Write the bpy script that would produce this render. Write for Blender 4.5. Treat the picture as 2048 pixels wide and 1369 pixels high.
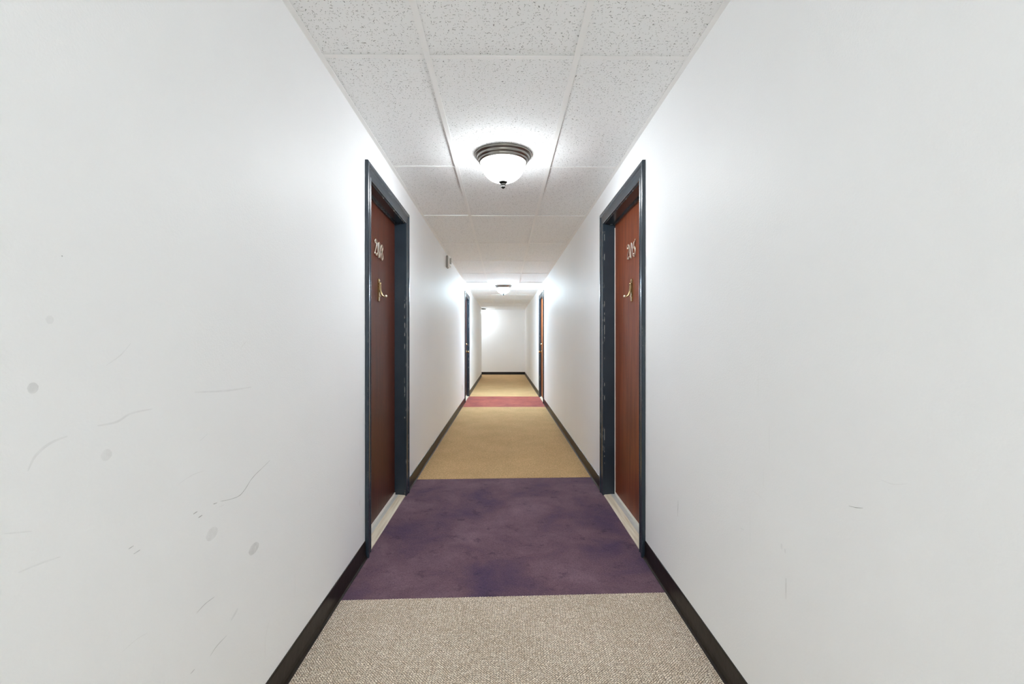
import bpy, bmesh, math, random
from mathutils import Vector, Matrix

random.seed(7)
for o in list(bpy.data.objects):
    bpy.data.objects.remove(o, do_unlink=True)
scene = bpy.context.scene
C = scene.collection

# ------------------------------------------------------------------ camera, world, exposure
CAM_H = 1.18
cam_data = bpy.data.cameras.new('camera')
cam = bpy.data.objects.new('camera', cam_data)
C.objects.link(cam)
cam.location = (0, 0, CAM_H)
cam.rotation_euler = (math.radians(90), 0, math.radians(-0.5))
cam_data.sensor_width = 36
cam_data.lens = 16.56
cam_data.shift_x = 0.0043
cam_data.clip_start = 0.02
scene.camera = cam

world = bpy.data.worlds.new('world')
scene.world = world
world.use_nodes = True
# even overcast daylight; it reaches the corridor only through the window behind the camera
SKY = 3.6
world.node_tree.nodes['Background'].inputs[0].default_value = (0.96, 0.985, 1.0, 1)
world.node_tree.nodes['Background'].inputs[1].default_value = SKY

vs = scene.view_settings
vs.view_transform = 'Standard'
vs.look = 'None'
vs.gamma = 1
vs.use_curve_mapping = False
vs.exposure = 0.26
# white walls facing each other: let the light bounce as often as it does in a real corridor
scene.cycles.max_bounces = 24
scene.cycles.diffuse_bounces = 20
scene.cycles.glossy_bounces = 8

LAMP, LAMP_MID, LAMP_END, FILL_REAR = 78.0, 320.0, 48.0, 64.0        # emission of the bowls; the last is an added fill light
WL, WR, H = -0.755, 0.775, 2.347
Y_BACK, Y_END, Y_LEFT_END = -3.6, 17.05, 16.2
X_PASSAGE = -3.6
WIN = (-0.62, 0.64, 0.12, 2.33)      # window in the near end wall: x0, x1, sill, head
pl = bpy.data.lights.new('window_portal', 'AREA')
pl.shape = 'RECTANGLE'; pl.size = WIN[1] - WIN[0]; pl.size_y = WIN[3] - WIN[2]
pl.cycles.is_portal = True
po = bpy.data.objects.new('window_portal', pl)
po.location = ((WIN[0] + WIN[1]) / 2, Y_BACK - 0.13, (WIN[2] + WIN[3]) / 2)
po.rotation_euler = (math.radians(90), 0, 0)
C.objects.link(po)

# ------------------------------------------------------------------ node helpers
def mat(name):
    m = bpy.data.materials.new(name)
    m.use_nodes = True
    nt = m.node_tree
    b = nt.nodes['Principled BSDF']
    return m, nt, b

def N(nt, t, **kw):
    n = nt.nodes.new(t)
    for k, v in kw.items():
        setattr(n, k, v)
    return n

def setv(n, name, v):
    n.inputs[name].default_value = v

def link(nt, a, ao, b, bi):
    nt.links.new(a.outputs[ao], b.inputs[bi])

def rgb(r, g, b):
    f = lambda c: (c / 255 / 12.92) if c / 255 <= 0.04045 else ((c / 255 + 0.055) / 1.055) ** 2.4
    return (f(r), f(g), f(b), 1)

def coords(nt, scale=(1, 1, 1), rot=(0, 0, 0)):
    # world position: the same pattern wherever an object's own origin lies
    g = N(nt, 'ShaderNodeNewGeometry')
    mp = N(nt, 'ShaderNodeMapping')
    setv(mp, 'Scale', scale)
    setv(mp, 'Rotation', rot)
    link(nt, g, 'Position', mp, 'Vector')
    return mp

def noise(nt, vec, scale, detail=2, rough=0.5, dist=0.0):
    n = N(nt, 'ShaderNodeTexNoise')
    setv(n, 'Scale', scale); setv(n, 'Detail', detail); setv(n, 'Roughness', rough); setv(n, 'Distortion', dist)
    link(nt, vec, 'Vector', n, 'Vector')
    return n

def ramp(nt, src, out, stops):
    r = N(nt, 'ShaderNodeValToRGB')
    e = r.color_ramp.elements
    while len(e) < len(stops):
        e.new(0.5)
    for el, (p, c) in zip(e, stops):
        el.position = p
        el.color = c if len(c) == 4 else (*c, 1)
    link(nt, src, out, r, 'Fac')
    return r

def math_n(nt, op, a, b=None, c=None):
    n = N(nt, 'ShaderNodeMath', operation=op)
    for i, v in enumerate((a, b, c)):
        if v is None:
            continue
        if isinstance(v, (int, float)):
            n.inputs[i].default_value = v
        else:
            nt.links.new(v, n.inputs[i])
    return n.outputs[0]

def mixc(nt, fac, a, b, mode='MIX'):
    n = N(nt, 'ShaderNodeMix', data_type='RGBA', blend_type=mode)
    for sock, v in ((n.inputs[0], fac), (n.inputs[6], a), (n.inputs[7], b)):
        if isinstance(v, (int, float, tuple)):
            sock.default_value = v
        else:
            nt.links.new(v, sock)
    return n.outputs[2]

def bump(nt, b, height, strength, dist):
    n = N(nt, 'ShaderNodeBump')
    setv(n, 'Strength', strength); setv(n, 'Distance', dist)
    nt.links.new(height, n.inputs['Height'])
    nt.links.new(n.outputs[0], b.inputs['Normal'])
    return n

# ------------------------------------------------------------------ materials
def wall_paint():
    m, nt, b = mat('wall_paint')
    v = coords(nt)
    big = noise(nt, v, 1.3, 3)
    r = ramp(nt, big, 'Fac', [(0.3, rgb(245, 246, 247)), (0.7, rgb(248, 249, 250))])
    nt.links.new(r.outputs[0], b.inputs['Base Color'])
    setv(b, 'Roughness', 0.55)
    setv(b, 'Specular IOR Level', 0.3)
    peel = noise(nt, v, 170, 3, 0.6)
    vs_ = coords(nt, scale=(1, 1, 0.06))
    wav = noise(nt, vs_, 2.2, 2)
    h = math_n(nt, 'ADD', math_n(nt, 'MULTIPLY', peel.outputs[0], 0.0011), math_n(nt, 'MULTIPLY', wav.outputs[0], 0.012))
    bump(nt, b, h, 0.55, 1.0)
    return m

def tile_mat():
    m, nt, b = mat('fissured_ceiling_tile')
    g = N(nt, 'ShaderNodeNewGeometry')
    oi = N(nt, 'ShaderNodeObjectInfo')
    off = N(nt, 'ShaderNodeVectorMath', operation='SCALE')
    cx = N(nt, 'ShaderNodeCombineXYZ')
    nt.links.new(oi.outputs['Random'], cx.inputs[0]); nt.links.new(oi.outputs['Random'], cx.inputs[1])
    nt.links.new(cx.outputs[0], off.inputs[0]); off.inputs['Scale'].default_value = 31.7
    add = N(nt, 'ShaderNodeVectorMath', operation='ADD')
    nt.links.new(g.outputs['Position'], add.inputs[0]); nt.links.new(off.outputs[0], add.inputs[1])
    # bend the coordinates a little so the fissures curl
    nz = N(nt, 'ShaderNodeTexNoise'); setv(nz, 'Scale', 90.0); setv(nz, 'Detail', 1.0)
    nt.links.new(add.outputs[0], nz.inputs['Vector'])
    sub = N(nt, 'ShaderNodeVectorMath', operation='SUBTRACT'); nt.links.new(nz.outputs['Color'], sub.inputs[0]); sub.inputs[1].default_value = (0.5, 0.5, 0.5)
    scl = N(nt, 'ShaderNodeVectorMath', operation='SCALE'); nt.links.new(sub.outputs[0], scl.inputs[0]); scl.inputs['Scale'].default_value = 0.016
    add2 = N(nt, 'ShaderNodeVectorMath', operation='ADD'); nt.links.new(add.outputs[0], add2.inputs[0]); nt.links.new(scl.outputs[0], add2.inputs[1])
    mask = None
    for scale, length, width, dens in ((62.0, 0.0062, 0.0012, 0.5), (120.0, 0.0012, 0.0011, 0.28)):
        vo = N(nt, 'ShaderNodeTexVoronoi', voronoi_dimensions='2D', feature='F1')
        setv(vo, 'Scale', scale); setv(vo, 'Randomness', 0.9)
        nt.links.new(add2.outputs[0], vo.inputs['Vector'])
        d = N(nt, 'ShaderNodeVectorMath', operation='SUBTRACT')
        nt.links.new(add2.outputs[0], d.inputs[0]); nt.links.new(vo.outputs['Position'], d.inputs[1])
        sep = N(nt, 'ShaderNodeSeparateXYZ'); nt.links.new(d.outputs[0], sep.inputs[0])
        sc = N(nt, 'ShaderNodeSeparateColor'); nt.links.new(vo.outputs['Color'], sc.inputs[0])
        ang = math_n(nt, 'MULTIPLY', sc.outputs[0], 6.283)
        co, si = math_n(nt, 'COSINE', ang), math_n(nt, 'SINE', ang)
        u = math_n(nt, 'ADD', math_n(nt, 'MULTIPLY', sep.outputs[0], co), math_n(nt, 'MULTIPLY', sep.outputs[1], si))
        w = math_n(nt, 'SUBTRACT', math_n(nt, 'MULTIPLY', sep.outputs[1], co), math_n(nt, 'MULTIPLY', sep.outputs[0], si))
        lr = math_n(nt, 'ADD', math_n(nt, 'MULTIPLY', sc.outputs[2], length), 0.0012)
        uu = math_n(nt, 'DIVIDE', u, lr); ww = math_n(nt, 'DIVIDE', w, width)
        rr = math_n(nt, 'SQRT', math_n(nt, 'ADD', math_n(nt, 'MULTIPLY', uu, uu), math_n(nt, 'MULTIPLY', ww, ww)))
        inside = N(nt, 'ShaderNodeMapRange'); inside.interpolation_type = 'SMOOTHSTEP'
        nt.links.new(rr, inside.inputs[0])
        inside.inputs[1].default_value = 0.6; inside.inputs[2].default_value = 1.15
        inside.inputs[3].default_value = 1.0; inside.inputs[4].default_value = 0.0
        on = math_n(nt, 'LESS_THAN', sc.outputs[1], dens)
        k = math_n(nt, 'MULTIPLY', inside.outputs[0], on)
        mask = k if mask is None else math_n(nt, 'MAXIMUM', mask, k)
    col = mixc(nt, mask, rgb(250, 251, 251), rgb(155, 155, 153))
    nt.links.new(col, b.inputs['Base Color'])
    setv(b, 'Roughness', 0.9); setv(b, 'Specular IOR Level', 0.2)
    fine = N(nt, 'ShaderNodeTexNoise'); setv(fine, 'Scale', 260.0); nt.links.new(add.outputs[0], fine.inputs['Vector'])
    h = math_n(nt, 'SUBTRACT', math_n(nt, 'MULTIPLY', fine.outputs[0], 0.0004), math_n(nt, 'MULTIPLY', mask, 0.0012))
    bump(nt, b, h, 0.6, 1.0)
    return m

def plain(name, col, rough=0.5, metal=0.0, spec=0.5, bump_scale=None, bump_h=0.0004, var=0.86):
    m, nt, b = mat(name)
    v = coords(nt)
    n = noise(nt, v, 9, 3)
    c2 = tuple(c * var for c in col[:3]) + (1,)
    r = ramp(nt, n, 'Fac', [(0.3, c2), (0.7, col)])
    nt.links.new(r.outputs[0], b.inputs['Base Color'])
    setv(b, 'Roughness', rough); setv(b, 'Metallic', metal); setv(b, 'Specular IOR Level', spec)
    if bump_scale:
        bn = noise(nt, v, bump_scale, 2)
        bump(nt, b, math_n(nt, 'MULTIPLY', bn.outputs[0], bump_h), 0.6, 1.0)
    return m

def dark_trim():
    m, nt, b = mat('charcoal_trim_paint')
    v = coords(nt)
    n = noise(nt, v, 4, 3)
    base = ramp(nt, n, 'Fac', [(0.3, rgb(38, 50, 60)), (0.7, rgb(48, 60, 70))])
    # chipped paint along the arrises
    bv = N(nt, 'ShaderNodeBevel', samples=4); setv(bv, 'Radius', 0.003)
    g = N(nt, 'ShaderNodeNewGeometry')
    dt = N(nt, 'ShaderNodeVectorMath', operation='DOT_PRODUCT')
    nt.links.new(bv.outputs[0], dt.inputs[0]); nt.links.new(g.outputs['Normal'], dt.inputs[1])
    edge = math_n(nt, 'LESS_THAN', dt.outputs['Value'], 0.93)
    chipn = noise(nt, coords(nt, scale=(1, 1, 0.35)), 42, 3, 0.6)
    zone = noise(nt, v, 2.1, 1)
    chip = math_n(nt, 'GREATER_THAN', math_n(nt, 'ADD', chipn.outputs[0], math_n(nt, 'MULTIPLY', zone.outputs[0], 0.35)), 0.79)
    col = mixc(nt, math_n(nt, 'MULTIPLY', edge, chip), base.outputs[0], rgb(190, 190, 182))
    nt.links.new(col, b.inputs['Base Color'])
    setv(b, 'Roughness', 0.26); setv(b, 'Specular IOR Level', 0.6)
    st = noise(nt, coords(nt, scale=(1, 1, 0.05)), 60, 2)
    bump(nt, b, math_n(nt, 'MULTIPLY', st.outputs[0], 0.0005), 0.5, 1.0)
    return m

def door_wood(name, lo, hi):
    m, nt, b = mat(name)
    v = coords(nt, scale=(1, 1, 0.07))
    n1 = noise(nt, v, 26, 4, 0.6, 0.6)
    n2 = noise(nt, v, 160, 2)
    r1 = ramp(nt, n1, 'Fac', [(0.25, lo), (0.75, hi)])
    r2 = ramp(nt, n2, 'Fac', [(0.3, (0.72, 0.7, 0.7, 1)), (0.65, (1, 1, 1, 1))])
    col = mixc(nt, 1.0, r1.outputs[0], r2.outputs[0], 'MULTIPLY')
    # little pale dings low on the leaf
    dn = noise(nt, coords(nt, scale=(1, 1, 0.4)), 55, 2)
    ding = math_n(nt, 'GREATER_THAN', dn.outputs[0], 0.735)
    col = mixc(nt, math_n(nt, 'MULTIPLY', ding, 0.35), col, rgb(150, 110, 85))
    nt.links.new(col, b.inputs['Base Color'])
    setv(b, 'Roughness', 0.42); setv(b, 'Specular IOR Level', 0.28)
    bump(nt, b, math_n(nt, 'MULTIPLY', n2.outputs[0], 0.0003), 0.4, 1.0)
    return m

def loop_carpet(name, c_lo, c_hi, c_gap, gap=0.0013):
    m, nt, b = mat(name)
    bricks = []
    for a in (math.radians(47), math.radians(-43)):
        mp = coords(nt, rot=(0, 0, a))
        # wobble so that the rows are not ruled
        wob = noise(nt, mp, 24, 1)
        sub = N(nt, 'ShaderNodeVectorMath', operation='SUBTRACT'); nt.links.new(wob.outputs['Color'], sub.inputs[0]); sub.inputs[1].default_value = (0.5,) * 3
        sc = N(nt, 'ShaderNodeVectorMath', operation='SCALE'); nt.links.new(sub.outputs[0], sc.inputs[0]); sc.inputs['Scale'].default_value = 0.012
        ad = N(nt, 'ShaderNodeVectorMath', operation='ADD'); nt.links.new(mp.outputs[0], ad.inputs[0]); nt.links.new(sc.outputs[0], ad.inputs[1])
        br = N(nt, 'ShaderNodeTexBrick')
        nt.links.new(ad.outputs[0], br.inputs['Vector'])
        setv(br, 'Scale', 1.0); setv(br, 'Brick Width', 0.0155); setv(br, 'Row Height', 0.0072)
        setv(br, 'Mortar Size', gap); setv(br, 'Mortar Smooth', 0.9)
        setv(br, 'Color1', c_lo); setv(br, 'Color2', c_hi); setv(br, 'Mortar', c_gap)
        bricks.append(br)
    v = coords(nt)
    pick = noise(nt, v, 42, 1)
    sel = math_n(nt, 'GREATER_THAN', pick.outputs[0], 0.5)
    col = mixc(nt, sel, bricks[0].outputs['Color'], bricks[1].outputs['Color'])
    fac = N(nt, 'ShaderNodeMix', data_type='FLOAT')
    nt.links.new(sel, fac.inputs[0]); nt.links.new(bricks[0].outputs['Fac'], fac.inputs[2]); nt.links.new(bricks[1].outputs['Fac'], fac.inputs[3])
    soil = noise(nt, v, 3.0, 3)
    sr = ramp(nt, soil, 'Fac', [(0.3, (0.9, 0.89, 0.87, 1)), (0.65, (1, 1, 1, 1))])
    col = mixc(nt, 1.0, col, sr.outputs[0], 'MULTIPLY')
    # flecks in the yarn
    fl = noise(nt, v, 95, 2, 0.6)
    fr = ramp(nt, fl, 'Fac', [(0.34, (0.74, 0.72, 0.69, 1)), (0.58, (1.03, 1.03, 1.03, 1))])
    col = mixc(nt, 1.0, col, fr.outputs[0], 'MULTIPLY')
    nt.links.new(col, b.inputs['Base Color'])
    setv(b, 'Roughness', 0.95); setv(b, 'Specular IOR Level', 0.15)
    bump(nt, b, math_n(nt, 'MULTIPLY', fac.outputs[0], -0.004), 0.8, 1.0)
    return m

def pile_carpet(name, lo, mid, hi):
    m, nt, b = mat(name)
    v = coords(nt)
    n1 = noise(nt, v, 2.4, 5, 0.62, 0.4)
    r1 = ramp(nt, n1, 'Fac', [(0.3, lo), (0.5, mid), (0.72, hi)])
    n2 = noise(nt, v, 200, 2, 0.6)
    r2 = ramp(nt, n2, 'Fac', [(0.3, (0.6, 0.6, 0.6, 1)), (0.7, (1.2, 1.2, 1.2, 1))])
    col = mixc(nt, 1.0, r1.outputs[0], r2.outputs[0], 'MULTIPLY')
    n3 = noise(nt, v, 9, 4, 0.7)
    spot = ramp(nt, n3, 'Fac', [(0.3, (0.5, 0.46, 0.52, 1)), (0.43, (1, 1, 1, 1))])
    col = mixc(nt, 1.0, col, spot.outputs[0], 'MULTIPLY')
    # specks of lint
    vo = N(nt, 'ShaderNodeTexVoronoi'); setv(vo, 'Scale', 26.0); link(nt, v, 'Vector', vo, 'Vector')
    sc = N(nt, 'ShaderNodeSeparateColor'); nt.links.new(vo.outputs['Color'], sc.inputs[0])
    lint = math_n(nt, 'MULTIPLY', math_n(nt, 'LESS_THAN', vo.outputs['Distance'], 0.055), math_n(nt, 'LESS_THAN', sc.outputs[0], 0.16))
    col = mixc(nt, math_n(nt, 'MULTIPLY', lint, 0.55), col, rgb(190, 175, 180))
    nt.links.new(col, b.inputs['Base Color'])
    setv(b, 'Roughness', 0.95); setv(b, 'Specular IOR Level', 0.1)
    setv(b, 'Sheen Weight', 0.25); setv(b, 'Sheen Roughness', 0.5); setv(b, 'Sheen Tint', rgb(190, 185, 215))
    bump(nt, b, math_n(nt, 'MULTIPLY', n2.outputs[0], 0.003), 0.6, 1.0)
    return m

def threshold_wood():
    m, nt, b = mat('worn_painted_threshold')
    n = noise(nt, coords(nt, scale=(1, 0.05, 1)), 75, 3)
    r = ramp(nt, n, 'Fac', [(0.3, rgb(208, 192, 168)), (0.7, rgb(238, 228, 208))])
    nt.links.new(r.outputs[0], b.inputs['Base Color']); setv(b, 'Roughness', 0.55)
    return m

def scuff_mat(name, col, alpha):
    m, nt, b = mat(name)
    n = noise(nt, coords(nt), 60, 2)
    setv(b, 'Base Color', col); setv(b, 'Roughness', 0.6)
    a = math_n(nt, 'MULTIPLY', ramp(nt, n, 'Fac', [(0.25, (0.45,) * 3), (0.6, (1,) * 3)]).outputs[0], alpha)
    nt.links.new(a, b.inputs['Alpha'])
    return m

def bowl_glass(name, col, strength):
    m, nt, b = mat(name)
    setv(b, 'Base Color', (0.95, 0.95, 0.93, 1)); setv(b, 'Roughness', 0.35)
    # light from the bulbs behind frosted glass
    setv(b, 'Emission Color', col)
    # glow shaped by normal: strong underside lights the floor, weak rim spares the walls
    g = N(nt, 'ShaderNodeNewGeometry')
    sp = N(nt, 'ShaderNodeSeparateXYZ'); nt.links.new(g.outputs['Normal'], sp.inputs[0])
    down = math_n(nt, 'MAXIMUM', math_n(nt, 'MULTIPLY', sp.outputs[2], -1.0), 0.0)
    glow = math_n(nt, 'ADD', math_n(nt, 'MULTIPLY', math_n(nt, 'POWER', down, 1.3), 1.36), 0.1)
    nt.links.new(math_n(nt, 'MULTIPLY', glow, strength), b.inputs['Emission Strength'])
    return m

def window_glass():
    m = bpy.data.materials.new('window_glass'); m.use_nodes = True
    nt = m.node_tree; nt.nodes.clear()
    out = N(nt, 'ShaderNodeOutputMaterial'); mx = N(nt, 'ShaderNodeMixShader'); fr = N(nt, 'ShaderNodeFresnel')
    tr = N(nt, 'ShaderNodeBsdfTransparent'); gl = N(nt, 'ShaderNodeBsdfGlossy')
    setv(tr, 'Color', (0.95, 0.97, 0.96, 1)); setv(gl, 'Roughness', 0.02); setv(fr, 'IOR', 1.3)
    nt.links.new(fr.outputs[0], mx.inputs[0]); nt.links.new(tr.outputs[0], mx.inputs[1]); nt.links.new(gl.outputs[0], mx.inputs[2])
    nt.links.new(mx.outputs[0], out.inputs[0])
    return m

M = {
    'glass': window_glass(),
    'wall': wall_paint(),
    'tile': tile_mat(),
    'grid': plain('white_ceiling_grid', rgb(253, 253, 252), 0.6, var=0.97),
    'slab': plain('plenum_plaster', rgb(150, 150, 148), 0.9),
    'trim': dark_trim(),
    'wood': door_wood('dark_red_stained_wood', rgb(66, 26, 14), rgb(96, 42, 22)),
    'wood2': door_wood('red_brown_stained_wood', rgb(98, 42, 20), rgb(150, 76, 42)),
    'wood3': door_wood('orange_brown_stained_wood', rgb(132, 66, 14), rgb(170, 92, 26)),
    'base': plain('dark_brown_vinyl_base', rgb(27, 18, 11), 0.4, spec=0.3, bump_scale=25, bump_h=0.002),
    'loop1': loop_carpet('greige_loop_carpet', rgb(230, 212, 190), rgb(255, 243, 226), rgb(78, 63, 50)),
    'loop2': loop_carpet('loop_carpet_warm_lit', rgb(222, 186, 136), rgb(243, 208, 158), rgb(165, 130, 88), 0.0007),  # beige loop carpet with the far lamps' warm light put into its colour
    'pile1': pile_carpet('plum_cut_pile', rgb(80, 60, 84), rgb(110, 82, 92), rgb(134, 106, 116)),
    'pile2': pile_carpet('plum_cut_pile_warm_lit', rgb(150, 80, 72), rgb(172, 92, 76), rgb(190, 110, 86)),  # same plum carpet, reddened: warm lamp light is painted into the colour
    'sub': plain('subfloor', rgb(110, 105, 98), 0.9),
    'thresh': threshold_wood(),
    'plate': plain('worn_grey_metal_plate', rgb(205, 205, 201), 0.42, 0.1),
    'white': plain('white_strip', rgb(246, 243, 234), 0.5, var=0.96),
    'plastic': plain('white_plastic', rgb(248, 248, 245), 0.35, var=0.97),
    'box_grey': plain('grey_plastic', rgb(168, 168, 164), 0.45),
    'slot': plain('dark_slot', rgb(40, 40, 40), 0.6),
    'lens': plain('clear_strobe_lens', rgb(205, 208, 208), 0.12),
    'nickel': plain('brushed_nickel', rgb(150, 146, 140), 0.3, 1.0),
    'nickel_dark': plain('satin_nickel', rgb(44, 43, 41), 0.45, 1.0),
    'brass': plain('antique_brass', rgb(190, 168, 128), 0.26, 1.0),
    'silver': plain('pale_brass', rgb(246, 234, 216), 0.4, 1.0),
    'bowl': bowl_glass('lit_frosted_bowl', (0.90, 0.96, 1.0, 1), LAMP),
    'bowl_warm': bowl_glass('lit_frosted_bowl_warm', (0.66, 0.86, 1.0, 1), LAMP_MID),
    'bowl_rear_fill': bowl_glass('added_fill_bowl_rear', (0.90, 0.965, 1.0, 1), FILL_REAR),
    'bowl_end': bowl_glass('lit_frosted_bowl_end', (0.86, 0.94, 1.0, 1), LAMP_END),
    'scuff': scuff_mat('dark_scuff', rgb(95, 95, 92), 0.5),
    'smear': scuff_mat('grey_smear', rgb(175, 175, 173), 0.08),
    'spot': scuff_mat('round_stain', rgb(165, 165, 162), 0.15),
}

# ------------------------------------------------------------------ mesh helpers
def new_obj(name, verts, faces, material, parent=None, origin=(0, 0, 0), smooth=False, bevel=0.0, bseg=2):
    ox, oy, oz = origin
    me = bpy.data.meshes.new(name)
    me.from_pydata([(x - ox, y - oy, z - oz) for x, y, z in verts], [], faces)
    bm = bmesh.new(); bm.from_mesh(me)
    bmesh.ops.remove_doubles(bm, verts=bm.verts, dist=1e-6)
    if bevel:
        bmesh.ops.bevel(bm, geom=[e for e in bm.edges if len(e.link_faces) == 2 and e.calc_face_angle(0) > 0.5],
                        offset=bevel, segments=bseg, affect='EDGES', clamp_overlap=True)
    bmesh.ops.recalc_face_normals(bm, faces=bm.faces)
    for f in bm.faces:
        f.smooth = smooth
    bm.to_mesh(me); bm.free()
    me.materials.append(M[material] if isinstance(material, str) else material)
    o = bpy.data.objects.new(name, me)
    C.objects.link(o)
    if parent is not None:
        o.parent = parent
    return o

BOXF = [(0, 1, 3, 2), (4, 6, 7, 5), (0, 4, 5, 1), (2, 3, 7, 6), (0, 2, 6, 4), (1, 5, 7, 3)]

def box_vf(x0, x1, y0, y1, z0, z1):
    return [(x, y, z) for x in (x0, x1) for y in (y0, y1) for z in (z0, z1)], BOXF

def join_vf(parts):
    V, F = [], []
    for v, f in parts:
        n = len(V); V += v; F += [tuple(i + n for i in q) for q in f]
    return V, F

def box(name, x0, x1, y0, y1, z0, z1, material, parent=None, origin=(0, 0, 0), bevel=0.0):
    v, f = box_vf(x0, x1, y0, y1, z0, z1)
    return new_obj(name, v, f, material, parent, origin, bevel=bevel)

def lathe_vf(profile, seg, center, axis='z'):
    V, F = [], []
    n = len(profile)
    for i in range(seg):
        a = 2 * math.pi * i / seg
        for r, h in profile:
            p = (r * math.cos(a), r * math.sin(a), h)
            if axis == 'x':
                p = (p[2], p[0], p[1])
            elif axis == '-x':
                p = (-p[2], p[0], p[1])
            V.append((p[0] + center[0], p[1] + center[1], p[2] + center[2]))
    for i in range(seg):
        j = (i + 1) % seg
        for k in range(n - 1):
            F.append((i * n + k, j * n + k, j * n + k + 1, i * n + k + 1))
    return V, F

def lathe(name, profile, seg, center, material, parent=None, origin=(0, 0, 0), axis='z'):
    v, f = lathe_vf(profile, seg, center, axis)
    return new_obj(name, v, f, material, parent, origin, smooth=True)

def tube_vf(pts, radii, seg=8, flat=None):
    """round tube through pts; flat = (axis vector, factor) squashes the section along that axis"""
    pts = [Vector(p) for p in pts]
    V, F = [], []
    up = Vector((0.31, 0.27, 0.91))
    for i, p in enumerate(pts):
        t = (pts[min(i + 1, len(pts) - 1)] - pts[max(i - 1, 0)]).normalized()
        a = t.cross(up).normalized(); b = t.cross(a).normalized()
        for k in range(seg):
            an = 2 * math.pi * k / seg
            d = (a * math.cos(an) + b * math.sin(an)) * radii[i]
            if flat:
                ax, fac = Vector(flat[0]), flat[1]
                d = d - ax * d.dot(ax) * (1 - fac)
            V.append(tuple(p + d))
    n = len(pts)
    for i in range(n - 1):
        for k in range(seg):
            k2 = (k + 1) % seg
            F.append((i * seg + k, i * seg + k2, (i + 1) * seg + k2, (i + 1) * seg + k))
    F.append(tuple(range(seg))); F.append(tuple((n - 1) * seg + k for k in range(seg)))
    return V, F

def smooth_path(pts, sub=6):
    out = []
    P = [Vector(p) for p in pts]
    for i in range(len(P) - 1):
        p0, p1, p2, p3 = P[max(i - 1, 0)], P[i], P[i + 1], P[min(i + 2, len(P) - 1)]
        for s in range(sub):
            t = s / sub
            out.append(0.5 * ((2 * p1) + (p2 - p0) * t + (2 * p0 - 5 * p1 + 4 * p2 - p3) * t * t + (3 * p1 - p0 - 3 * p2 + p3) * t ** 3))
    out.append(P[-1])
    return out

def sphere_vf(c, r, seg=14, rings=8, sc=(1, 1, 1)):
    prof = [(r * math.sin(math.pi * k / rings), -r * math.cos(math.pi * k / rings)) for k in range(rings + 1)]
    v, f = lathe_vf(prof, seg, (0, 0, 0))
    return [(x * sc[0] + c[0], y * sc[1] + c[1], z * sc[2] + c[2]) for x, y, z in v], f

def empty(name, loc):
    o = bpy.data.objects.new(name, None)
    o.location = loc
    o.empty_display_size = 0.1
    C.objects.link(o)
    return o

def tag(o, label=None, cat=None, group=None, kind=None):
    if label: o['label'] = label
    if cat: o['category'] = cat
    if group: o['group'] = group
    if kind: o['kind'] = kind
    return o

# ------------------------------------------------------------------ doors: where the openings lie (clear opening along the corridor)
OPEN_H = 2.085
JT = 0.02
DOORS = [  # name, side, y0, y1
    ('door_1', -1, 2.665, 3.61), ('door_2', 1, 2.655, 3.61),
    ('door_3', -1, 9.24, 10.185), ('door_4', 1, 9.08, 10.03)]

# ------------------------------------------------------------------ structure: floor, carpets, walls, ceiling
floor = box('floor', X_PASSAGE - 0.12, WR + 0.12, Y_BACK - 0.12, Y_END + 0.12, -0.12, -0.009, 'sub')
tag(floor, 'corridor floor laid with alternating beige and plum carpet sections', 'floor', kind='structure')

def carpet(name, x0, x1, near, far, material, z, label, teeth=(False, False)):
    """near/far = (y at left wall, y at right wall); teeth: loop ends stick out along that edge"""
    def edge(pair, tooth, sgn):
        n = 230 if tooth else 1
        e = []
        for i in range(n + 1):
            t = i / n
            y = pair[0] + (pair[1] - pair[0]) * t
            if tooth:
                y += sgn * (0.0035 * (i % 2) + random.uniform(-0.0008, 0.0008))
            e.append((x0 + (x1 - x0) * t, y))
        return e
    ring = edge(near, teeth[0], -1) + edge(far, teeth[1], 1)[::-1]
    n = len(ring)
    V = [(x, y, z) for x, y in ring] + [(x, y, -0.009) for x, y in ring]
    F = [tuple(range(n))] + [(i, (i + 1) % n, n + (i + 1) % n, n + i) for i in range(n)]
    o = new_obj(name, V, F, material, floor)
    o['label'] = label
    return o

S1, S2, S3, S4 = (2.155, 2.21), (4.052, 4.108), (8.55, 8.56), (10.23, 10.2)
cx0, cx1 = WL + 0.003, WR - 0.003
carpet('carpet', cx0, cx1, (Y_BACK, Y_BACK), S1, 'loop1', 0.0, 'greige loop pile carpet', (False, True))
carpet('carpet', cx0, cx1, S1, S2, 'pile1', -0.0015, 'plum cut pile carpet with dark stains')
carpet('carpet', cx0, cx1, S2, S3, 'loop2', 0.0, 'beige loop pile carpet, warm lamp light in its colour', (True, False))
carpet('carpet', cx0, cx1, S3, S4, 'pile2', -0.0015, 'plum cut pile carpet, warm lamp light in its colour')
carpet('carpet', cx0, cx1, S4, (Y_END, Y_END), 'loop2', 0.0, 'beige loop pile carpet, warm lamp light in its colour')
carpet('carpet', X_PASSAGE, cx0, (Y_LEFT_END, Y_LEFT_END), (Y_END, Y_END), 'loop2', 0.0, 'beige loop pile carpet, warm lamp light in its colour')

def long_wall(name, side, y_far, label):
    W = WL if side < 0 else WR
    xa, xb = (W - 0.12, W) if side < 0 else (W, W + 0.12)
    ops = sorted((d[2] - JT, d[3] + JT) for d in DOORS if d[1] == side)
    parts, y = [], Y_BACK
    for a, b in ops:
        parts.append(box_vf(xa, xb, y, a, -0.009, H + 0.1))
        parts.append(box_vf(xa, xb, a, b, OPEN_H + JT, H + 0.1))
        y = b
    parts.append(box_vf(xa, xb, y, y_far, -0.009, H + 0.1))
    v, f = join_vf(parts)
    return tag(new_obj(name, v, f, 'wall'), label, 'wall', kind='structure')

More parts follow.
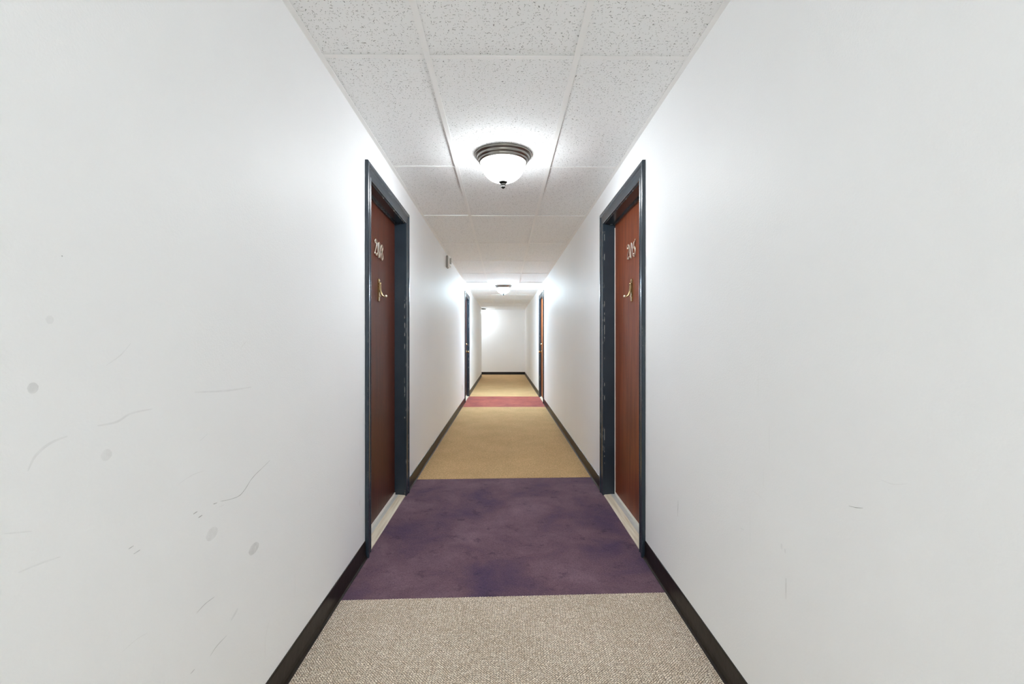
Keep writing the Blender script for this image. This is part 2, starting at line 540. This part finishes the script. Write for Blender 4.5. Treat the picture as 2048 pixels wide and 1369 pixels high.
wall_left = long_wall('wall_left', -1, Y_LEFT_END, 'white painted corridor wall with scuffs, door 208 and a fire alarm')
wall_right = long_wall('wall_right', 1, Y_END, 'white painted corridor wall holding door 205')
tag(box('wall_back', X_PASSAGE - 0.12, WR + 0.12, Y_END, Y_END + 0.12, -0.009, H + 0.1, 'wall'),
    'white wall closing the far end of the corridor', 'wall', kind='structure')
v, f = join_vf([box_vf(WL - 0.12, WIN[0], Y_BACK - 0.12, Y_BACK, -0.009, H + 0.1), box_vf(WIN[1], WR + 0.12, Y_BACK - 0.12, Y_BACK, -0.009, H + 0.1),
                box_vf(WIN[0], WIN[1], Y_BACK - 0.12, Y_BACK, -0.009, WIN[2]), box_vf(WIN[0], WIN[1], Y_BACK - 0.12, Y_BACK, WIN[3], H + 0.1)])
tag(new_obj('wall_front', v, f, 'wall'), 'white wall with the window at the near end of the corridor', 'wall', kind='structure')
win = empty('window_1', ((WIN[0] + WIN[1]) / 2, Y_BACK, WIN[2]))
tag(win, 'tall two-pane window in the wall at the near end of the corridor', 'window', kind='structure')
wo = tuple(win.location)
xm = (WIN[0] + WIN[1]) / 2
fy0, fy1 = Y_BACK - 0.09, Y_BACK - 0.04
v, f = join_vf([box_vf(WIN[0], WIN[0] + 0.04, fy0, fy1, WIN[2], WIN[3]), box_vf(WIN[1] - 0.04, WIN[1], fy0, fy1, WIN[2], WIN[3]),
                box_vf(WIN[0] + 0.04, WIN[1] - 0.04, fy0, fy1, WIN[2], WIN[2] + 0.04), box_vf(WIN[0] + 0.04, WIN[1] - 0.04, fy0, fy1, WIN[3] - 0.04, WIN[3])])
new_obj('window_frame', v, f, 'plastic', win, wo)
box('mullion', xm - 0.02, xm + 0.02, fy0, fy1, WIN[2] + 0.04, WIN[3] - 0.04, 'plastic', win, wo)
for a, b in ((WIN[0] + 0.04, xm - 0.02), (xm + 0.02, WIN[1] - 0.04)):
    box('pane', a, b, fy0 + 0.02, fy0 + 0.026, WIN[2] + 0.04, WIN[3] - 0.04, 'glass', win, wo)
box('window_sill', WIN[0], WIN[1], Y_BACK - 0.039, Y_BACK + 0.03, WIN[2] - 0.025, WIN[2], 'plastic', win, wo)
tag(box('wall_passage', X_PASSAGE, WL - 0.12, Y_LEFT_END - 0.12, Y_LEFT_END, -0.009, H + 0.1, 'wall'),
    'white wall of the side passage at the corridor end', 'wall', kind='structure')
tag(box('wall_passage_end', X_PASSAGE - 0.12, X_PASSAGE, Y_LEFT_END - 0.12, Y_END, -0.009, H + 0.1, 'wall'),
    'white wall closing the side passage', 'wall', kind='structure')

# ceiling: plaster slab above, lay-in tiles on a white tee grid below
ceiling = box('ceiling', X_PASSAGE - 0.12, WR + 0.12, Y_BACK - 0.12, Y_END + 0.12, H + 0.1, H + 0.2, 'slab')
tag(ceiling, 'suspended ceiling of white fissured acoustic tiles in a white grid', 'ceiling', kind='structure')
TX = [WL, -0.311, 0.3, WR]
TY0, TS = 1.93, 1.219
rows = []
k = math.floor((Y_BACK - TY0) / TS)
while TY0 + k * TS < Y_END:
    rows.append((max(Y_BACK, TY0 + k * TS), min(Y_END, TY0 + (k + 1) * TS)))
    k += 1
tile_cache = {}
for (ya, yb) in rows:
    for c in range(3):
        xa, xb = TX[c] + 0.004, TX[c + 1] - 0.004
        w, l = round(xb - xa, 4), round(yb - ya - 0.008, 4)
        key = (w, l)
        if key not in tile_cache:
            v, f = box_vf(-w / 2, w / 2, -l / 2, l / 2, 0, 0.016)
            o = new_obj('ceiling_tile', v, f, 'tile', ceiling, bevel=0.003)
            tile_cache[key] = o
        else:
            o = tile_cache[key].copy(); C.objects.link(o); o.parent = ceiling
        o.location = ((xa + xb) / 2, (ya + yb) / 2, H + 0.004 + random.uniform(0, 0.004))
        # tiles never lie dead flat on the grid
        o.rotation_euler = (random.uniform(-0.0015, 0.0015), random.uniform(-0.004, 0.004), 0)
box('ceiling_panel', X_PASSAGE, WL - 0.001, Y_LEFT_END, Y_END, H + 0.003, H + 0.02, 'tile', ceiling)

def tee(name, x0, x1, y0, y1, along_y, zoff=0.0):
    if along_y:
        xm = (x0 + x1) / 2
        parts = [box_vf(x0, x1, y0, y1, H + zoff, H + 0.0015), box_vf(xm - 0.002, xm + 0.002, y0, y1, H + 0.0015, H + 0.03)]
    else:
        ym = (y0 + y1) / 2
        parts = [box_vf(x0, x1, y0, y1, H + zoff, H + 0.0015), box_vf(x0, x1, ym - 0.002, ym + 0.002, H + 0.0015, H + 0.03)]
    v, f = join_vf(parts)
    return new_obj(name, v, f, 'grid', ceiling)

for x in TX[1:3]:
    for y in range(-1, 5):      # main tees come in 12 ft lengths
        a, b = max(Y_BACK, TY0 - 0.6 + 3.657 * y), min(Y_END, TY0 - 0.6 + 3.657 * (y + 1) - 0.0006)
        if b > a:
            tee('main_tee', x - 0.012, x + 0.012, a, b, True)
for (ya, yb) in rows[1:]:
    for c in range(3):
        xa = TX[c] + (0.0125 if c else 0.02)
        xb = TX[c + 1] - (0.0125 if c < 2 else 0.02)
        tee('cross_tee', xa, xb, ya - 0.012, ya + 0.012, False, 0.0006)
for side, W, yf in ((-1, WL, Y_LEFT_END), (1, WR, Y_END)):
    a = Y_BACK
    for b in (-1.1, 1.86 if side > 0 else 2.9, 5.4, 8.45, 11.5, 14.5, yf):
        s = -side
        parts = [box_vf(min(W, W + s * 0.022), max(W, W + s * 0.022), a, b - 0.0008, H - 0.0004, H + 0.0012),
                 box_vf(min(W, W + s * 0.0012), max(W, W + s * 0.0012), a, b - 0.0008, H, H + 0.022)]
        v, f = join_vf(parts)
        new_obj('wall_angle', v, f, 'grid', ceiling)
        a = b
box('wall_angle', X_PASSAGE, WR - 0.023, Y_END - 0.022, Y_END, H - 0.0004, H + 0.0012, 'grid', ceiling)

# cove base: flat face with rolled top edge and a toe that flares onto the carpet
BASE_PROF = [(0, 0.0), (0.014, 0.0), (0.0145, 0.003), (0.009, 0.008), (0.006, 0.016), (0.0045, 0.03), (0.004, 0.088), (0.0028, 0.094), (0, 0.0955)]

def baseboard(name, runs, label):
    """runs: list of (p0, p1, inward normal)"""
    parts = []
    for p0, p1, nrm in runs:
        n = len(BASE_PROF)
        V = []
        for p in (p0, p1):
            V += [(p[0] + nrm[0] * d, p[1] + nrm[1] * d, z) for d, z in BASE_PROF]
        F = [(i, i + 1, n + i + 1, n + i) for i in range(n - 1)] + [tuple(range(n)), tuple(range(n, 2 * n))]
        parts.append((V, F))
    v, f = join_vf(parts)
    return tag(new_obj(name, v, f, 'base'), label, 'baseboard', kind='structure')

CW = 0.085 + 0.006     # casing width plus reveal
def side_runs(side, yf):
    W = WL if side < 0 else WR
    ops = sorted((d[2] - CW, d[3] + CW) for d in DOORS if d[1] == side)
    runs, y = [], Y_BACK
    for a, b in ops:
        runs.append(((W, y), (W, a), (-side, 0))); y = b
    runs.append(((W, y), (W, yf), (-side, 0)))
    return runs
baseboard('baseboard_left', side_runs(-1, Y_LEFT_END) + [((WL, Y_LEFT_END), (X_PASSAGE, Y_LEFT_END), (0, 1))],
          'dark vinyl cove base along the wall of door 208')
baseboard('baseboard_right', side_runs(1, Y_END), 'dark vinyl cove base along the wall of door 205')
baseboard('baseboard_back', [((X_PASSAGE, Y_END), (WR, Y_END), (0, -1))], 'dark vinyl cove base under the far end wall')
baseboard('baseboard_front', [((WL, Y_BACK), (WR, Y_BACK), (0, 1))], 'dark vinyl cove base under the near end wall')

# ------------------------------------------------------------------ doors
CASE_PROF = [(0.0, 0.0), (0.0, 0.009), (0.003, 0.0115), (0.009, 0.0125), (0.014, 0.0095), (0.034, 0.011), (0.05, 0.0135),
             (0.058, 0.0135), (0.062, 0.018), (0.066, 0.02), (0.078, 0.02), (0.083, 0.018), (0.085, 0.0145), (0.085, 0.0)]

DIG = {
    '2': [[(0.012, 0.078), (0.006, 0.086), (0.012, 0.098), (0.028, 0.103), (0.045, 0.094), (0.048, 0.078), (0.038, 0.058), (0.022, 0.038), (0.008, 0.02), (0.004, 0.008), (0.014, 0.013), (0.026, 0.008), (0.038, 0.003), (0.049, 0.008), (0.053, 0.02)]],
    '0': [[(0.027, 0.102), (0.012, 0.094), (0.005, 0.072), (0.004, 0.05), (0.006, 0.028), (0.014, 0.008), (0.027, 0.001), (0.04, 0.008), (0.048, 0.028), (0.05, 0.05), (0.049, 0.072), (0.042, 0.094), (0.027, 0.102)]],
    '8': [[(0.027, 0.055), (0.012, 0.066), (0.008, 0.082), (0.015, 0.097), (0.028, 0.102), (0.042, 0.096), (0.047, 0.083), (0.041, 0.069), (0.027, 0.055), (0.011, 0.041), (0.004, 0.024), (0.012, 0.007), (0.027, 0.001), (0.043, 0.007), (0.051, 0.024), (0.044, 0.041), (0.027, 0.055)]],
    '5': [[(0.016, 0.1), (0.03, 0.097), (0.042, 0.1), (0.053, 0.109)], [(0.016, 0.1), (0.013, 0.078), (0.011, 0.056)],
          [(0.011, 0.056), (0.023, 0.064), (0.038, 0.062), (0.048, 0.048), (0.049, 0.03), (0.041, 0.012), (0.026, 0.002), (0.011, 0.006), (0.006, 0.016), (0.012, 0.022)]],
}
BALLS = {'2': [(0.013, 0.08)], '5': [(0.012, 0.021)], '0': [], '8': []}

def build_door(name, side, y0, y1, number, wood, label, recess, closed_knob_y, strips):
    W = WL if side < 0 else WR
    org = (W, (y0 + y1) / 2, 0)
    root = empty(name, org)
    tag(root, label, 'door', kind='structure')
    X = lambda n: W - side * n          # n = distance out of the wall plane into the corridor
    def bx(nm, n0, n1, ya, yb, za, zb, m, parent=root, bevel=0.0):
        a, b = sorted((X(n0), X(n1)))
        return box(nm, a, b, ya, yb, za, zb, m, parent, org, bevel)
    D = -recess
    # frame
    bx('jamb', -0.118, 0.0005, y0 - JT, y0, 0.0, OPEN_H, 'trim', bevel=0.0015)
    bx('jamb', -0.118, 0.0005, y1, y1 + JT, 0.0, OPEN_H, 'trim', bevel=0.0015)
    bx('head_jamb', -0.118, 0.0005, y0 - JT, y1 + JT, OPEN_H, OPEN_H + JT, 'trim', bevel=0.0015)
    bx('head_stop', D + 0.002, D + 0.014, y0 + 0.0005, y1 - 0.0005, OPEN_H - 0.012, OPEN_H - 0.0005, 'trim')
    # leaf
    leaf = bx('door_leaf', D - 0.036, D, y0 + 0.003, y1 - 0.003, 0.016, OPEN_H - 0.006, wood, bevel=0.0012)
    # casing, mitred at the head
    yi0, yi1, zi = y0 - 0.006, y1 + 0.006, OPEN_H + 0.006
    n = len(CASE_PROF)
    quad = [(i, i + 1, n + i + 1, n + i) for i in range(n - 1)] + [tuple(range(n)), tuple(range(n, 2 * n)), (n - 1, 0, n, 2 * n - 1)]
    for sgn, yi in ((-1, yi0), (1, yi1)):
        V = [(X(p), yi + sgn * w, 0.0) for w, p in CASE_PROF] + [(X(p), yi + sgn * w, zi + w) for w, p in CASE_PROF]
        new_obj('casing_leg', V, quad, 'trim', root, org)
    V = [(X(p), yi0 - w, zi + w) for w, p in CASE_PROF] + [(X(p), yi1 + w, zi + w) for w, p in CASE_PROF]
    new_obj('casing_head', V, quad, 'trim', root, org)
    # threshold: worn ramp of three ribs, a grey plate behind it and the pale sweep at the leaf
    prof = [(0.004, 0.0), (0.004, 0.004), (-0.002, 0.008), (-0.016, 0.0095), (-0.018, 0.0085), (-0.020, 0.0095), (-0.032, 0.011), (-0.034, 0.010), (-0.036, 0.011), (-0.047, 0.0125), (-0.047, 0.0)]
    n = len(prof)
    V = [(X(d), y0 + 0.0005, z) for d, z in prof] + [(X(d), y1 - 0.0005, z) for d, z in prof]
    th = new_obj('threshold', V, [(i, (i + 1) % n, n + (i + 1) % n, n + i) for i in range(n)] + [tuple(range(n)), tuple(range(n, 2 * n))], 'thresh', root, org)
    bx('plate', D - 0.02, -0.0472, y0 + 0.0005, y1 - 0.0005, 0.0, 0.0122, 'plate', th)
    bx('door_sweep', D + 0.0004, D + 0.006, y0 + 0.004, y1 - 0.004, 0.0135, 0.03, 'white')
    if strips:
        bx('weather_strip', D + 0.0004, D + 0.005, y1 - 0.0075, y1 - 0.0005, 0.023, OPEN_H - 0.03, 'white')
    # numerals read along the wall as someone facing the door sees them
    yc = (y0 + y1) / 2
    rd = 1 if side < 0 else -1
    if number:
        for i, ch in enumerate(number):
            parts = []
            base_y = yc + rd * (-0.108 + i * 0.076)
            zc = 1.742 - 0.003 * i
            f3 = lambda u, v: (X(D + 0.0055), base_y + rd * u, zc + v)
            for path in DIG[ch]:
                pts = smooth_path([f3(u, v) for u, v in path], 5)
                k = len(pts)
                rad = [0.0026 + 0.0018 * abs(math.sin(math.pi * 1.5 * q / k + 0.4)) for q in range(k)]
                parts.append(tube_vf(pts, rad, 8, ((1, 0, 0), 0.8)))
            for u, v in BALLS[ch]:
                parts.append(sphere_vf(f3(u, v), 0.0075, 10, 6, (0.7, 1, 1)))
            v, f = join_vf(parts)
            o = new_obj('numeral', v, f, 'silver', root, org, smooth=True)
            o['label'] = 'pale metal numeral ' + ch
        # knocker: long plate with rounded ends, hinged S-shaped striker ending in a ball
        kz0, kz1, kw = 1.448, 1.603, 0.0185
        ring = []
        for q in range(9):
            a = math.pi * q / 8
            ring.append((kw * math.cos(a), kz1 - kw + kw * math.sin(a)))
        for q in range(9):
            a = math.pi + math.pi * q / 8
            ring.append((kw * math.cos(a), kz0 + kw * 0.5 + kw * 0.5 * math.sin(a)))
        n = len(ring)
        V = [(X(D), yc + u, z) for u, z in ring] + [(X(D + 0.005), yc + u, z) for u, z in ring] + \
            [(X(D + 0.008), yc + u * 0.72, (z - 1.525) * 0.955 + 1.525) for u, z in ring]
        F = [(i, (i + 1) % n, n + (i + 1) % n, n + i) for i in range(n)] + [(n + i, n + (i + 1) % n, 2 * n + (i + 1) % n, 2 * n + i) for i in range(n)]
        F += [tuple(range(n)), tuple(range(2 * n, 3 * n))]
        kn = new_obj('door_knocker', V, F, 'brass', root, org)
        kn['label'] = 'antique brass door knocker with curved striker'
        v1 = sphere_vf((X(D + 0.012), yc, kz1 - 0.035), 0.009)
        v2 = tube_vf([(X(D + 0.012), yc - 0.016, kz1 - 0.035), (X(D + 0.012), yc + 0.016, kz1 - 0.035)], [0.0045] * 2)
        v, f = join_vf([v1, v2]); new_obj('hinge_pin', v, f, 'brass', kn, org, smooth=True)
        arms = []
        for e in (-1, 1):
            pts = smooth_path([(X(D + 0.013), yc + e * 0.011, kz1 - 0.036), (X(D + 0.012), yc + e * 0.0115, kz1 - 0.06), (X(D + 0.015), yc + e * 0.0105, kz1 - 0.085),
                               (X(D + 0.024), yc + e * 0.008, kz1 - 0.108), (X(D + 0.038), yc + e * 0.003, kz1 - 0.120), (X(D + 0.046), yc, kz1 - 0.122)], 5)
            arms.append(tube_vf(pts, [0.0048] * len(pts), 8))
        v, f = join_vf(arms); new_obj('striker', v, f, 'brass', kn, org, smooth=True)
        v, f = sphere_vf((X(D + 0.05), yc, kz1 - 0.119), 0.0105); new_obj('striker_ball', v, f, 'silver', kn, org, smooth=True)
        ax = 'x' if side < 0 else '-x'
        lathe('strike_button', [(0.0001, 0.016), (0.004, 0.0155), (0.006, 0.012), (0.006, 0.007)], 12, (X(D), yc, kz1 - 0.118), 'silver', kn, org, ax)
        lathe('door_viewer', [(0.0001, 0.0105), (0.004, 0.011), (0.0065, 0.0105), (0.0075, 0.007)], 12, (X(D), yc, kz1 - 0.015), 'brass', kn, org, ax)
    # lock set on the near stile
    ax = 'x' if side < 0 else '-x'
    ky = closed_knob_y
    kb = lathe('door_knob', [(0.0001, 0.062), (0.012, 0.061), (0.022, 0.055), (0.026, 0.045), (0.022, 0.034), (0.012, 0.026), (0.011, 0.012)], 20, (X(D), ky, 0.97), 'brass', root, org, ax)
    lathe('rosette', [(0.011, 0.013), (0.024, 0.01), (0.031, 0.005), (0.033, 0.0)], 20, (X(D), ky, 0.97), 'brass', kb, org, ax)
    db = lathe('deadbolt', [(0.0001, 0.022), (0.014, 0.021), (0.02, 0.016), (0.026, 0.0)], 20, (X(D), ky, 1.13), 'brass', root, org, ax)
    bx('keyhole', D + 0.0215, D + 0.0225, ky - 0.0012, ky + 0.0012, 1.124, 1.137, 'slot', db)
    return root

build_door('door_1', -1, *DOORS[0][2:], '208', 'wood', 'dark red-brown wooden door numbered 208 in charcoal frame', 0.077, 2.665 + 0.062, False)
build_door('door_2', 1, *DOORS[1][2:], '205', 'wood2', 'red-brown wooden door numbered 205 in charcoal frame with pale weather strip', 0.083, 2.655 + 0.062, True)
build_door('door_3', -1, *DOORS[2][2:], None, 'wood', 'wooden door in charcoal frame past the wall outlet, beside the far plum carpet strip', 0.045, 10.185 - 0.07, False)
build_door('door_4', 1, *DOORS[3][2:], None, 'wood3', 'orange-brown wooden door in charcoal frame beside the far plum carpet strip', 0.03, 10.03 - 0.07, False)

# ------------------------------------------------------------------ ceiling lights
PAN = [(0.0001, -0.0005), (0.177, -0.0005), (0.179, -0.003), (0.1785, -0.008), (0.174, -0.014), (0.167, -0.0165), (0.165, -0.017), (0.1645, -0.021),
       (0.163, -0.029), (0.158, -0.034), (0.1545, -0.035), (0.154, -0.04), (0.151, -0.049), (0.146, -0.053), (0.141, -0.0535), (0.1405, -0.047)]

def ceiling_light(loc, label, bowl):
    root = empty('ceiling_light', loc)
    tag(root, label, 'ceiling light', 'flush bowl lights along the corridor ceiling')
    o = (0, 0, 0)
    lathe('canopy', PAN, 64, (0, 0, 0), 'nickel', root)
    prof = [(0.1395, -0.045)]
    for q in range(1, 19):
        a = math.pi / 2 * q / 18
        prof.append((max(0.1395 * math.cos(a) ** 0.85, 0.0001), -0.05 - 0.121 * math.sin(a) ** 1.12))
    lathe('glass_bowl', prof, 64, (0, 0, 0), bowl, root)
    fin = [(0.0001, -0.166), (0.025, -0.1665), (0.0285, -0.169), (0.0275, -0.1725), (0.019, -0.179), (0.014, -0.184), (0.0155, -0.187), (0.0145, -0.19), (0.0095, -0.192),
           (0.012, -0.196), (0.0128, -0.2), (0.0105, -0.206), (0.006, -0.2095), (0.0001, -0.2105)]
    lathe('finial', fin, 32, (0, 0, 0), 'nickel_dark', root)
    return root

ceiling_light((-0.002, 2.945, H + 0.0035), 'lit bowl ceiling light with nickel rim between doors 208 and 205', 'bowl')
ceiling_light((0.0, 9.75, H + 0.0035), 'lit bowl ceiling light above the far plum carpet strip', 'bowl_warm')
ceiling_light((-0.785, 16.5, H + 0.002), 'lit bowl ceiling light half hidden at the far passage corner', 'bowl_end')
ceiling_light((0.0, -1.2, H + 0.0035), 'added unseen bowl light over the near greige carpet, fills floor and ceiling', 'bowl_rear_fill')  # added out of view to brighten the near floor and ceiling

# ------------------------------------------------------------------ fire alarm and outlet
def fire_alarm(y, z):
    org = (WL, y, z)
    root = empty('fire_alarm', org)
    tag(root, 'white fire alarm horn with strobe mounted high under the ceiling', 'fire alarm')
    box('back_box', WL, WL + 0.026, y - 0.056, y + 0.056, z - 0.08, z + 0.08, 'box_grey', root, org, bevel=0.006)
    box('housing', WL + 0.0262, WL + 0.046, y - 0.05, y + 0.05, z - 0.075, z + 0.075, 'plastic', root, org, bevel=0.008)
    box('strobe_lens', WL + 0.0462, WL + 0.066, y - 0.02, y + 0.02, z - 0.03, z + 0.055, 'lens', root, org, bevel=0.007)
    for i in range(4):
        box('sound_slot', WL + 0.0455, WL + 0.0468, y - 0.04, y - 0.026, z - 0.02 + i * 0.018, z - 0.012 + i * 0.018, 'slot', root, org)
    v, f = sphere_vf((WL + 0.052, y + 0.0, z - 0.058), 0.0125)
    new_obj('sounder_dome', v, f, 'plastic', root, org, smooth=True)
fire_alarm(6.24, 2.238)

def outlet(y, z):
    org = (WL, y, z)
    root = empty('wall_outlet', org)
    tag(root, 'white wall outlet low on the wall before the far plum carpet strip', 'outlet')
    box('cover_plate', WL, WL + 0.006, y - 0.036, y + 0.036, z - 0.058, z + 0.058, 'plastic', root, org, bevel=0.002)
    for dz in (-0.02, 0.02):
        r = box('receptacle', WL + 0.0062, WL + 0.008, y - 0.017, y + 0.017, z + dz - 0.014, z + dz + 0.014, 'plastic', root, org, bevel=0.0008)
        for dy in (-0.006, 0.006):
            box('slot', WL + 0.0075, WL + 0.0084, y + dy - 0.001, y + dy + 0.001, z + dz - 0.003, z + dz + 0.006, 'slot', r, org)
    lathe('screw', [(0.0001, 0.0076), (0.003, 0.0075), (0.0034, 0.006)], 10, (WL, y, z), 'nickel', root, org, 'x')
outlet(8.62, 0.345)

# ------------------------------------------------------------------ wear on the walls: scuffs, smears, round stains
def streak(wall, W, s, pts, width, material, taper=True):
    p = smooth_path([(0, y, z) for y, z in pts], 6)
    V, F = [], []
    n = len(p)
    for i, q in enumerate(p):
        t = (p[min(i + 1, n - 1)] - p[max(i - 1, 0)]).normalized()
        nrm = Vector((0, -t.z, t.y))
        w = width / 2 * ((0.35 + 0.65 * math.sin(math.pi * (i + 0.5) / n)) if taper else 1)
        for e in (-1, 1):
            a = q + nrm * w * e
            V.append((W - s * 0.0004, a.y, a.z))
    for i in range(n - 1):
        F.append((2 * i, 2 * i + 1, 2 * i + 3, 2 * i + 2))
    return new_obj('scuff_mark', V, F, material, wall)

def stain(wall, W, s, y, z, r, material):
    V = [(W - s * 0.0004, y + r * max(1.0, 1.25 * y) * math.cos(2 * math.pi * k / 20) * (1 + 0.06 * math.sin(k * 2.1)), z + r * math.sin(2 * math.pi * k / 20)) for k in range(20)]
    return new_obj('round_stain', V, [tuple(range(20))], material, wall)

for pts, w in [
    ([(1.263, .755), (1.298, .747), (1.338, .741), (1.361, .742), (1.385, .751), (1.413, .767), (1.442, .777), (1.473, .784), (1.53, .797)], .0016),
    ([(1.153, .761), (1.168, .762)], .0022), ([(1.172, .745), (1.187, .746)], .0022), ([(1.232, .758), (1.248, .756)], .0018),
    ([(.955, .763), (.968, .764)], .0014), ([(.968, .747), (.985, .748)], .0016), ([(1.217, .371), (1.247, .379), (1.291, .379)], .0014),
    ([(1.165, .513), (1.199, .517), (1.236, .514)], .0014), ([(1.143, .379), (1.158, .38)], .0014), ([(2.474, .322), (2.48, .348)], .002)]:
    streak(wall_left, WL, -1, pts, w, 'scuff')
for pts, w in [
    ([(1.179, .934), (1.211, .947)], .0018), ([(1.257, .741), (1.279, .74)], .0018), ([(1.101, .849), (1.131, .855), (1.161, .857), (1.197, .855)], .0016),
    ([(1.311, .408), (1.346, .422)], .009), ([(.94, .566), (.975, .568), (1.004, .563)], .0016), ([(1.712, .26), (1.712, .363)], .002),
    ([(1.497, .163), (1.501, .239), (1.528, .285)], .002), ([(1.36, 1.162), (1.39, 1.183)], .002),
    ([(.754, .975), (.766, .996), (.79, 1.011), (.822, 1.017)], .005), ([(.882, 1.024), (.926, 1.024), (.961, 1.035), (1.019, 1.036)], .0045),
    ([(.902, 1.136), (.935, 1.154), (.961, 1.178)], .002), ([(1.158, 1.057), (1.291, 1.047), (1.417, 1.045)], .005),
    ([(.739, .821), (.772, .819), (.809, .814)], .003), ([(.715, .891), (.76, .877)], .002)]:
    streak(wall_left, WL, -1, pts, w, 'smear')
for y, z, r, m in [(.762, 1.106, .009, 'spot'), (.902, .965, .011, 'smear'), (1.226, .683, .016, 'smear'), (1.431, .555, .016, 'spot'), (.79, 1.217, .007, 'smear'), (.812, 1.327, .0013, 'scuff')]:
    stain(wall_left, WL, -1, y, z, r, m)
for pts, w, m in [
    ([(2.087, .405), (2.083, .477)], .003, 'scuff'), ([(1.05, .812), (1.028, .816), (1.008, .822)], .0012, 'scuff'), ([(1.285, .474), (1.285, .532)], .0014, 'scuff'),
    ([(1.472, .516), (1.472, .65)], .0016, 'smear'), ([(1.427, 1.01), (1.423, 1.097)], .0016, 'smear'), ([(1.366, .853), (1.366, .935)], .0016, 'smear'),
    ([(1.397, .745), (1.397, .803)], .0016, 'smear'), ([(.965, .897), (.93, .897), (.897, .908)], .0012, 'smear'), ([(2.44, .898), (2.417, .908)], .004, 'smear'),
    ([(1.463, .719), (1.388, .709)], .0012, 'smear'), ([(1.536, .571), (1.511, .574)], .003, 'smear'), ([(1.306, .618), (1.306, .602)], .008, 'smear'), ([(1.29, .61), (1.288, .599)], .007, 'smear')]:
    streak(wall_right, WR, 1, pts, w, m)
